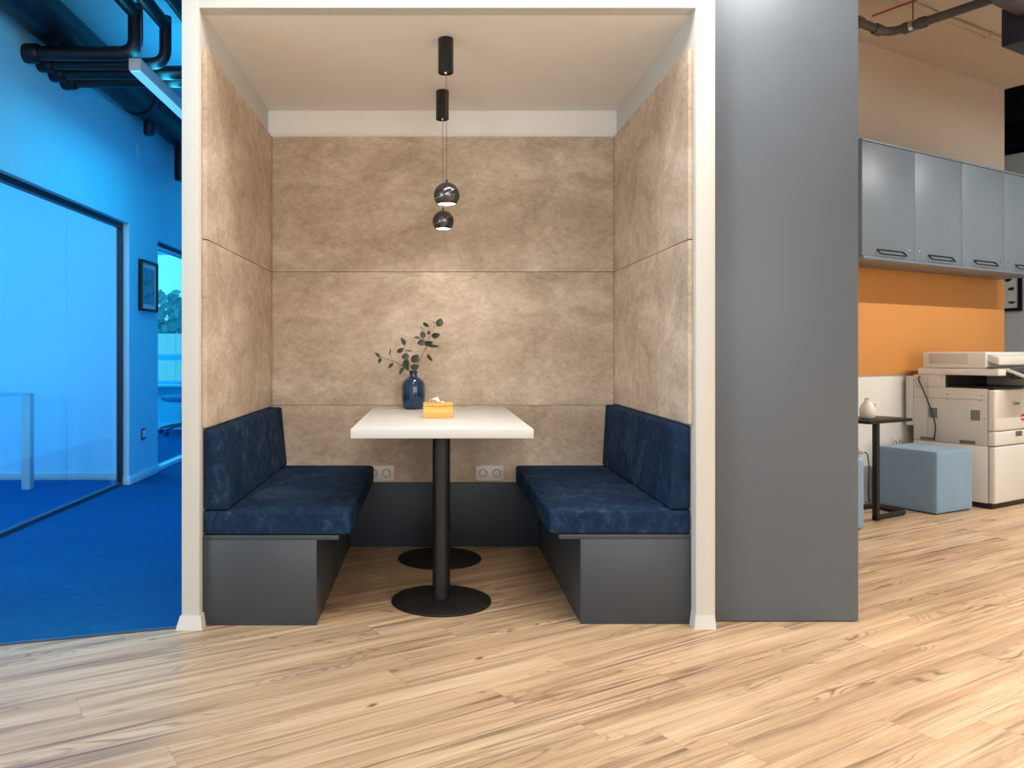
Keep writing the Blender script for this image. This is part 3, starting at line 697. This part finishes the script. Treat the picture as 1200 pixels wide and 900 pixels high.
for y in (-0.10, -0.36):
    obj('carrying_grip', box(NB(), -0.0015, 0.004, y-0.05, y+0.05, 0.424, 0.446, 0.001), 'darkgrey', bd)
bm = NB()
box(bm, -0.0006, 0.002, -0.48, -0.004, 0.7245, 0.7265); box(bm, -0.0006, 0.002, -0.10, -0.098, 0.43, 0.87)
obj('panel_seam', bm, 'darkgrey', bd)
for y, z in ((-0.19, 0.875), (-0.23, 0.755), (-0.23, 0.72), (-0.44, 0.72), (-0.465, 0.60), (-0.45, 0.755)):
    obj('screw', lathe(NB(), [(0, 0), (0.004, 0), (0.003, 0.002), (0, 0.002)], (-0.0002, y, z), 10, rot=Matrix.Rotation(-PI/2, 3, 'Y')), 'darkgrey', bd)
cu = bpy.data.curves.new('logo', 'FONT'); cu.body = 'Canon'; cu.size = 0.036; cu.extrude = 0.0006
to = bpy.data.objects.new('logo_text', cu); C.objects.link(to)
bpy.context.view_layer.update()
me = bpy.data.meshes.new_from_object(to.evaluated_get(bpy.context.evaluated_depsgraph_get())); bpy.data.objects.remove(to)
lo = bpy.data.objects.new('logo', me); C.objects.link(lo); me.materials.clear(); me.materials.append(M['ink'])
lo.parent = t; lo.location = (0.225, PF-0.0145, 0.69); lo.rotation_euler = (PI/2, 0, 0)
lb = obj('sticker', lathe(NB(), [(0, 0), (0.026, 0), (0.026, 0.001), (0, 0.001)], (0.365, PF-0.0138, 0.60), 28, rot=Matrix.Rotation(PI/2, 3, 'X')), 'redp', t); lb['label'] = 'round red and white sticker'
obj('sticker_centre', box(NB(), 0.348, 0.382, PF-0.0156, PF-0.0146, 0.594, 0.606), 'white', lb)
bm = NB(); tube(bm, fillet([(0.02, -0.045, 0.885), (-0.016, -0.04, 0.86), (-0.016, -0.085, 0.76), (-0.016, -0.14, 0.62), (-0.018, -0.165, 0.52), (-0.016, -0.15, 0.43)], 0.06), 0.0045, 10)
obj('power_cable', bm, 'blackm', t)

# ------------------------------------------------------------------ right ceiling services
t = thing('ceiling_pipe', 'dark grey jointed pipe hanging below the beige ceiling at top right', 'pipe', RW(-0.43, -0.45, 3.0), AG)
obj('pipe_run', tube(NB(), fillet([(-0.55, 0.0, 0.04), (-0.16, 0.02, 0.04), (-0.02, -0.03, 0.0), (0.0, -0.2, 0.0), (0.0, -2.2, 0.0)], 0.10), 0.026, 16), 'gpipe', t)
for q in (((0, -0.12, 0), (0, -0.16, 0)), ((-0.22, 0.018, 0.04), (-0.28, 0.015, 0.04)), ((-0.10, 0.0, 0.023), (-0.06, -0.015, 0.012)), ((0, -0.205, 0), (0, -0.25, 0))):
    obj('coupling', tube(NB(), q, 0.034, 16), 'gpipe', t)
obj('hanger_rod', tube(NB(), [(0, -0.175, 0.02), (0, -0.175, 0.2)], 0.004, 8), 'gpipe', t)
obj('hanger_clamp', tube(NB(), [(0, -0.163, 0), (0, -0.187, 0)], 0.036, 16), 'silver', t)
t = obj('red_cable', tube(NB(), [(-0.02, -0.02, 0), (0, -0.6, 0.01), (0, -1.2, 0.0), (0, -2.2, 0.01)], 0.006, 8), 'red', None, RW(-0.52, -0.42, 3.10), AG); tag(t, 'thin red cable strung above the dark grey ceiling pipe', 'cable')
t = obj('ceiling_conduit', tube(NB(), [(-1.2, 0, 0), (2.4, 0, 0)], 0.019, 14), 'conduit', None, RW(-0.4, -0.55, H-0.019), AG); tag(t, 'beige painted conduit fixed along the ceiling above the grey cabinets', 'conduit')
obj('conduit_clip', box(NB(), 1.0, 1.03, -0.026, 0.026, -0.02, 0.019, 0.003), 'conduit', t)
t = thing('ventilation_unit', 'dark metal ventilation unit under the ceiling in the top right corner', 'ventilation unit', RW(-0.59, -1.30, 2.665), AG)
obj('duct', tube(NB(), [(-0.05, 0, 0.235), (1.9, 0, 0.235)], 0.108, 28), 'gpipe', t)
obj('flexible_collar', lathe(NB(), [(0, -0.20)] + [(0.098 + (0.008 if i % 2 else 0.0), -0.20 + i*0.0125) for i in range(13)] + [(0, -0.05)], (0, 0, 0.235), 28, rot=Matrix.Rotation(PI/2, 3, 'Y')), 'gpipe', t)
obj('outlet_box', box(NB(), 0.0, 0.5, -0.13, 0.13, 0.0, 0.20, 0.006), 'frame', t)
for x in (0.5, 1.7): obj('hanger_rod', tube(NB(), [(x, 0, 0.33), (x, 0, H-2.665)], 0.004, 8), 'gpipe', t)

# ------------------------------------------------------------------ corridor services
DXc, DZ = -2.245, 2.995
t = thing('air_duct', 'large dark round air duct running along the top of the blue-lit corridor wall', 'duct', (DXc, 0, DZ))
obj('duct_run', tube(NB(), [(0, 2.9, 0), (0, 6.2, 0)], 0.128, 32), 'pipe', t)
obj('duct_run', tube(NB(), [(0, 6.24, 0), (0, 10.9, 0)], 0.122, 32), 'pipe', t)
obj('flange', tube(NB(), [(0, 6.19, 0), (0, 6.25, 0)], 0.138, 32), 'pipe', t)
for y, z0, z1, r, lab in ((6.50, -0.21, -0.11, 0.045, None), (7.33, -0.40, -0.10, 0.062, None)):
    obj('outlet_spout', lathe(NB(), [(0, z0), (r*0.8, z0), (r, z0+0.02), (r, z1), (0, z1)], (-0.02, y, 0), 24), 'pipe', t)
gp = 'dark service pipes crossing the corridor ceiling'
ys = (4.76, 4.93, 5.09, 5.25); rr = (0.043, 0.036, 0.043, 0.040)
drop = {0: -1.74, 1: -1.62}
ordn = ('nearest', 'second', 'third', 'farthest')
for i, y in enumerate(ys):
    xe = drop.get(i, -1.0)
    t = thing('service_pipe', '%s of four dark horizontal pipes crossing the corridor under the round duct' % ordn[i], 'pipe', (WX+0.015, y, 2.80), 0, gp)
    P = fillet([(0.02, 0, 0), (xe-WX-0.015, 0, 0), (xe-WX-0.015, 0, 0.285)], 0.09) if i in drop else [(0.02, 0, 0), (xe-WX-0.015, 0, 0)]
    obj('pipe_run', tube(NB(), P, rr[i], 18), 'pipe', t)
    obj('wall_elbow', lathe(NB(), [(0, -0.015), (rr[i]+0.010, -0.015), (rr[i]+0.014, 0.0), (rr[i]+0.014, 0.06), (rr[i]+0.008, 0.075), (0, 0.075)], (0, 0, 0), 24, rot=Matrix.Rotation(PI/2, 3, 'Y')), 'pipe', t)
for x, y1, r, lab in ((-1.74, 4.715, 0.042, 'leftmost of three dark pipes running overhead along the corridor ceiling'), (-1.62, 4.892, 0.040, 'middle of three dark pipes running overhead along the corridor ceiling')):
    t = obj('service_pipe', tube(NB(), [(0, -1.7, 0), (0, y1-4.0, 0)], r, 18), 'pipe', None, (x, 4.0, 3.035)); tag(t, lab, 'pipe', 'dark pipes running along the corridor ceiling')
t = thing('service_pipe', 'rightmost of three dark pipes running overhead along the corridor ceiling', 'pipe', (-1.455, 4.0, 3.035), 0, 'dark pipes running along the corridor ceiling')
obj('pipe_run', tube(NB(), [(0, -1.7, 0), (0, 6.95, 0)], 0.042, 18), 'pipe', t)
for y in (-1.2, 1.6, 5.0): obj('hanger_rod', tube(NB(), [(0, y, 0.03), (0, y, H-3.035)], 0.004, 8), 'pipe', t)
# linear lamp
t = thing('linear_lamp', 'slim white linear lamp hanging by cables in the blue-lit corridor', 'lamp', (-1.679, 4.58, 2.63))
obj('housing', box(NB(), -0.034, 0.034, 0.0, 1.7, 0.012, 0.078, 0.003), 'white', t)
obj('diffuser', box(NB(), -0.028, 0.028, 0.01, 1.69, 0.004, 0.013), 'lampdiff', t)
for y in (0.10, 1.6): obj('suspension_cable', tube(NB(), [(0, y, 0.078), (0, y, H-2.63)], 0.003, 8), 'silver', t); obj('ceiling_cap', lathe(NB(), [(0, H-2.63), (0.014, H-2.63), (0.012, H-2.65), (0, H-2.65)], (0, y, 0), 16), 'silver', t)
# picture, plates
t = thing('picture_frame', 'small framed print on the blue-lit corridor wall between the two glass fronts', 'picture', (WX, 6.79, 1.385), PI/2)
bm = NB()
for q in ((-0.195, 0.195, 0.0, 0.02), (-0.195, 0.195, 0.40, 0.42)): box(bm, q[0], q[1], -0.035, 0.0, q[2], q[3], 0.002)
for q in ((-0.195, -0.175), (0.175, 0.195)): box(bm, q[0], q[1], -0.035, 0.0, 0.02, 0.40, 0.002)
obj('frame', bm, 'frame', t); obj('mount', box(NB(), -0.175, 0.175, -0.02, -0.0, 0.02, 0.40), 'white', t)
obj('print', box(NB(), -0.13, 0.13, -0.0215, -0.0195, 0.06, 0.36), 'art', t)
t = thing('wall_vent', 'small pale blank cover plate high on the blue-lit corridor wall', 'vent', (WX, 6.62, 2.68), PI/2)
obj('plate', box(NB(), -0.07, 0.07, -0.008, 0.0, -0.07, 0.07, 0.003), 'blue', t); obj('cover', box(NB(), -0.055, 0.055, -0.012, -0.007, -0.055, 0.055, 0.002), 'blue', t)
t = thing('wall_socket', 'small socket low on the blue-lit corridor wall below the framed print', 'socket', (WX, 6.70, 0.37), PI/2)
obj('plate', box(NB(), -0.04, 0.04, -0.012, 0.0, -0.045, 0.045, 0.003), 'steel', t)
obj('rocker', box(NB(), -0.025, 0.028, -0.018, -0.011, -0.028, 0.028, 0.003), 'jamb', t)

# meeting room: office chair, outside: fence and trees
def office_chair(label, x, y, rz):
    t = thing('office_chair', label, 'chair', (x, y, 0), rz, 'office chairs in the meeting room')
    for k in range(5):
        a = 2*PI*k/5+0.3; ca, sa = math.cos(a), math.sin(a)
        lg = obj('leg', tube(NB(), fillet([(0.02*ca, 0.02*sa, 0.11), (0.16*ca, 0.16*sa, 0.105), (0.30*ca, 0.30*sa, 0.07)], 0.08), [0.02]*8+[0.014], 10) if False else tube(NB(), [(0.02*ca, 0.02*sa, 0.12), (0.16*ca, 0.16*sa, 0.105), (0.30*ca, 0.30*sa, 0.07)], [0.022, 0.018, 0.013], 10), 'frame', t)
        obj('caster', tube(NB(), [(0.30*ca-0.015*sa, 0.30*sa+0.015*ca, 0.027), (0.30*ca+0.015*sa, 0.30*sa-0.015*ca, 0.027)], 0.028, 16), 'frame', lg)
    obj('gas_column', lathe(NB(), [(0, 0.08), (0.03, 0.08), (0.025, 0.30), (0.018, 0.30), (0.018, 0.43), (0, 0.43)], seg=20), 'frame', t)
    obj('seat', cushion(NB(), -0.24, 0.24, -0.23, 0.23, 0.42, 0.49, 0.03, (0, 0, 0.01), 10), 'chairfab', t)
    obj('backrest', cushion(NB(), -0.22, 0.22, 0.22, 0.27, 0.58, 1.02, 0.02, (0, 0.01, 0), 10, xf=lambda v: Vector((v.x, v.y+0.10*(v.z-0.58)-0.06*(v.x/0.22)**2, v.z))), 'chairfab', t)
    obj('back_bracket', tube(NB(), fillet([(0, 0.1, 0.43), (0, 0.26, 0.44), (0, 0.275, 0.75)], 0.06), 0.018, 10), 'frame', t)
office_chair('blue office chair on casters behind the far corridor glass', -3.17, 10.35, math.radians(-60))
t = thing('fence', 'white board fence outside the far window', 'fence', (-6.0, 19.0, -0.25))
obj('boards', (lambda b: ([box(b, -6+i*0.2, -6+i*0.2+0.188, 0, 0.03, 0.05, 1.72) for i in range(60)], b)[-1])(NB()), 'fence', t)
for i in range(6): obj('post', box(NB(), -6+i*2.3, -5.9+i*2.3, 0.03, 0.13, 0.0, 1.76), 'fence', t)
def tree(label, x, y, h, r, seed):
    t = thing('tree', label, 'tree', (x, y, -0.25), 0, 'trees beyond the fence'); rs = random.Random(seed)
    obj('trunk', tube(NB(), [(0, 0, 0), (0.1, 0, h*0.4), (0.0, 0.1, h*0.75)], [0.12, 0.09, 0.04], 10), 'bark', t)
    bm = NB()
    for i in range(260):
        th, ph, q = rs.uniform(0, 2*PI), math.acos(rs.uniform(-1, 1)), rs.uniform(0.3, 1.0)
        c = Vector((q*r*math.sin(ph)*math.cos(th), q*r*math.sin(ph)*math.sin(th), h*0.72+q*r*0.9*math.cos(ph)))
        a, b2 = rs.uniform(0.08, 0.2), Vector((rs.uniform(-1, 1), rs.uniform(-1, 1), rs.uniform(-1, 1))).normalized()
        e = b2.orthogonal().normalized(); f = b2.cross(e)
        vs = [bm.verts.new(c+a*(math.cos(2*PI*k/5)*e+0.6*math.sin(2*PI*k/5)*f)+b2*0.01*(k % 2)) for k in range(5)]
        bm.faces.new(vs)
    obj('crown', bm, 'foliage', t)
tree('leafy tree beyond the white fence outside the far window, nearer the booth frame', -6.9, 21.5, 3.0, 0.9, 3)
tree('low leafy tree beyond the white fence outside the far window, farther from the booth frame', -8.2, 22.2, 2.4, 0.8, 5)

# ------------------------------------------------------------------ lights
def area(name, loc, rot, sx, sy, power, col=(1, 1, 1), spread=PI):
    l = bpy.data.lights.new(name, 'AREA'); l.shape = 'RECTANGLE'; l.size = sx; l.size_y = sy; l.energy = power; l.color = col; l.spread = spread
    o = bpy.data.objects.new(name, l); C.objects.link(o); o.location = loc; o.rotation_euler = rot; return o
WARM = (1.0, 0.975, 0.94)
# added soft fills behind and beside the viewer; the walls have no windows
area('soft_fill', (2.1, -3.4, 1.6), (PI/2, 0, 0), 6.0, 2.4, 150, (0.95, 0.98, 1.0))
area('soft_fill', (-4.5, -1.2, 1.6), (PI/2, 0, -PI/2), 3.6, 2.2, 140, (0.74, 0.87, 1.0))
area('soft_fill', (8.4, -1.0, 1.6), (PI/2, 0, PI/2), 4.0, 2.2, 40, (0.95, 0.98, 1.0))
# linear ceiling lamps of the office
for p, pw in ((RW(-1.4, -3.6, 2.95), 50), (RW(-2.6, -5.2, 2.95), 60), (RW(0.8, -5.0, 2.95), 30)):
    area('ceiling_lamp', p, (0, 0, AG), 2.4, 0.08, pw, WARM, 2.0)
area('ceiling_lamp', RW(0.9, -2.2, 3.02), (0, 0, AG), 2.6, 0.05, 112, WARM)
area('ceiling_lamp', (0.30, 2.45, 3.06), (0, 0, AG), 2.5, 0.20, 46, WARM)
area('corridor_light', (-2.2, 2.75, 2.8), (0, 0, 0.3), 1.4, 0.10, 26, (0.16, 0.54, 1.0))  # blue fill added to cool the floor at left, no fixture
area('cabinet_fill', (1.36, 2.72, 3.0), (0, 0, 0), 0.5, 0.08, 16, WARM)  # unseen fill added to brighten the top of the tall cabinet
# globe pendants
for x, y in ((0.062, 3.374), (0.057, 4.05)):
    l = bpy.data.lights.new('pendant_light', 'SPOT'); l.energy = 7.2; l.color = (1.0, 0.96, 0.90); l.shadow_soft_size = 0.04; l.spot_size = math.radians(174); l.spot_blend = 1.0
    o = bpy.data.objects.new('pendant_light', l); C.objects.link(o); o.location = (x, y, 1.65)
# corridor and rooms behind glass: cool blue light
BL = (0.05, 0.66, 1.0)
area('corridor_light', (-1.679, 5.43, 2.625), (0, 0, 0), 0.05, 1.6, 13, BL)
area('corridor_uplight', (-1.679, 5.43, 2.72), (PI, 0, 0), 0.05, 1.6, 5, BL)
area('corridor_light', (-1.70, 9.3, 3.0), (0, 0, 0), 0.2, 1.6, 15, BL)
area('room_lamp', (-4.0, 4.2, 3.1), (0, 0, 0), 2.6, 2.6, 120, (0.08, 0.56, 1.0))
area('room_lamp', (-4.2, 9.0, 3.1), (0, 0, 0), 1.6, 1.6, 110, BL)

wd = bpy.data.worlds.new('sky'); S.world = wd; wd.use_nodes = True
bg = wd.node_tree.nodes['Background']; bg.inputs[0].default_value = (0.50, 0.92, 1.0, 1); bg.inputs[1].default_value = 2.0
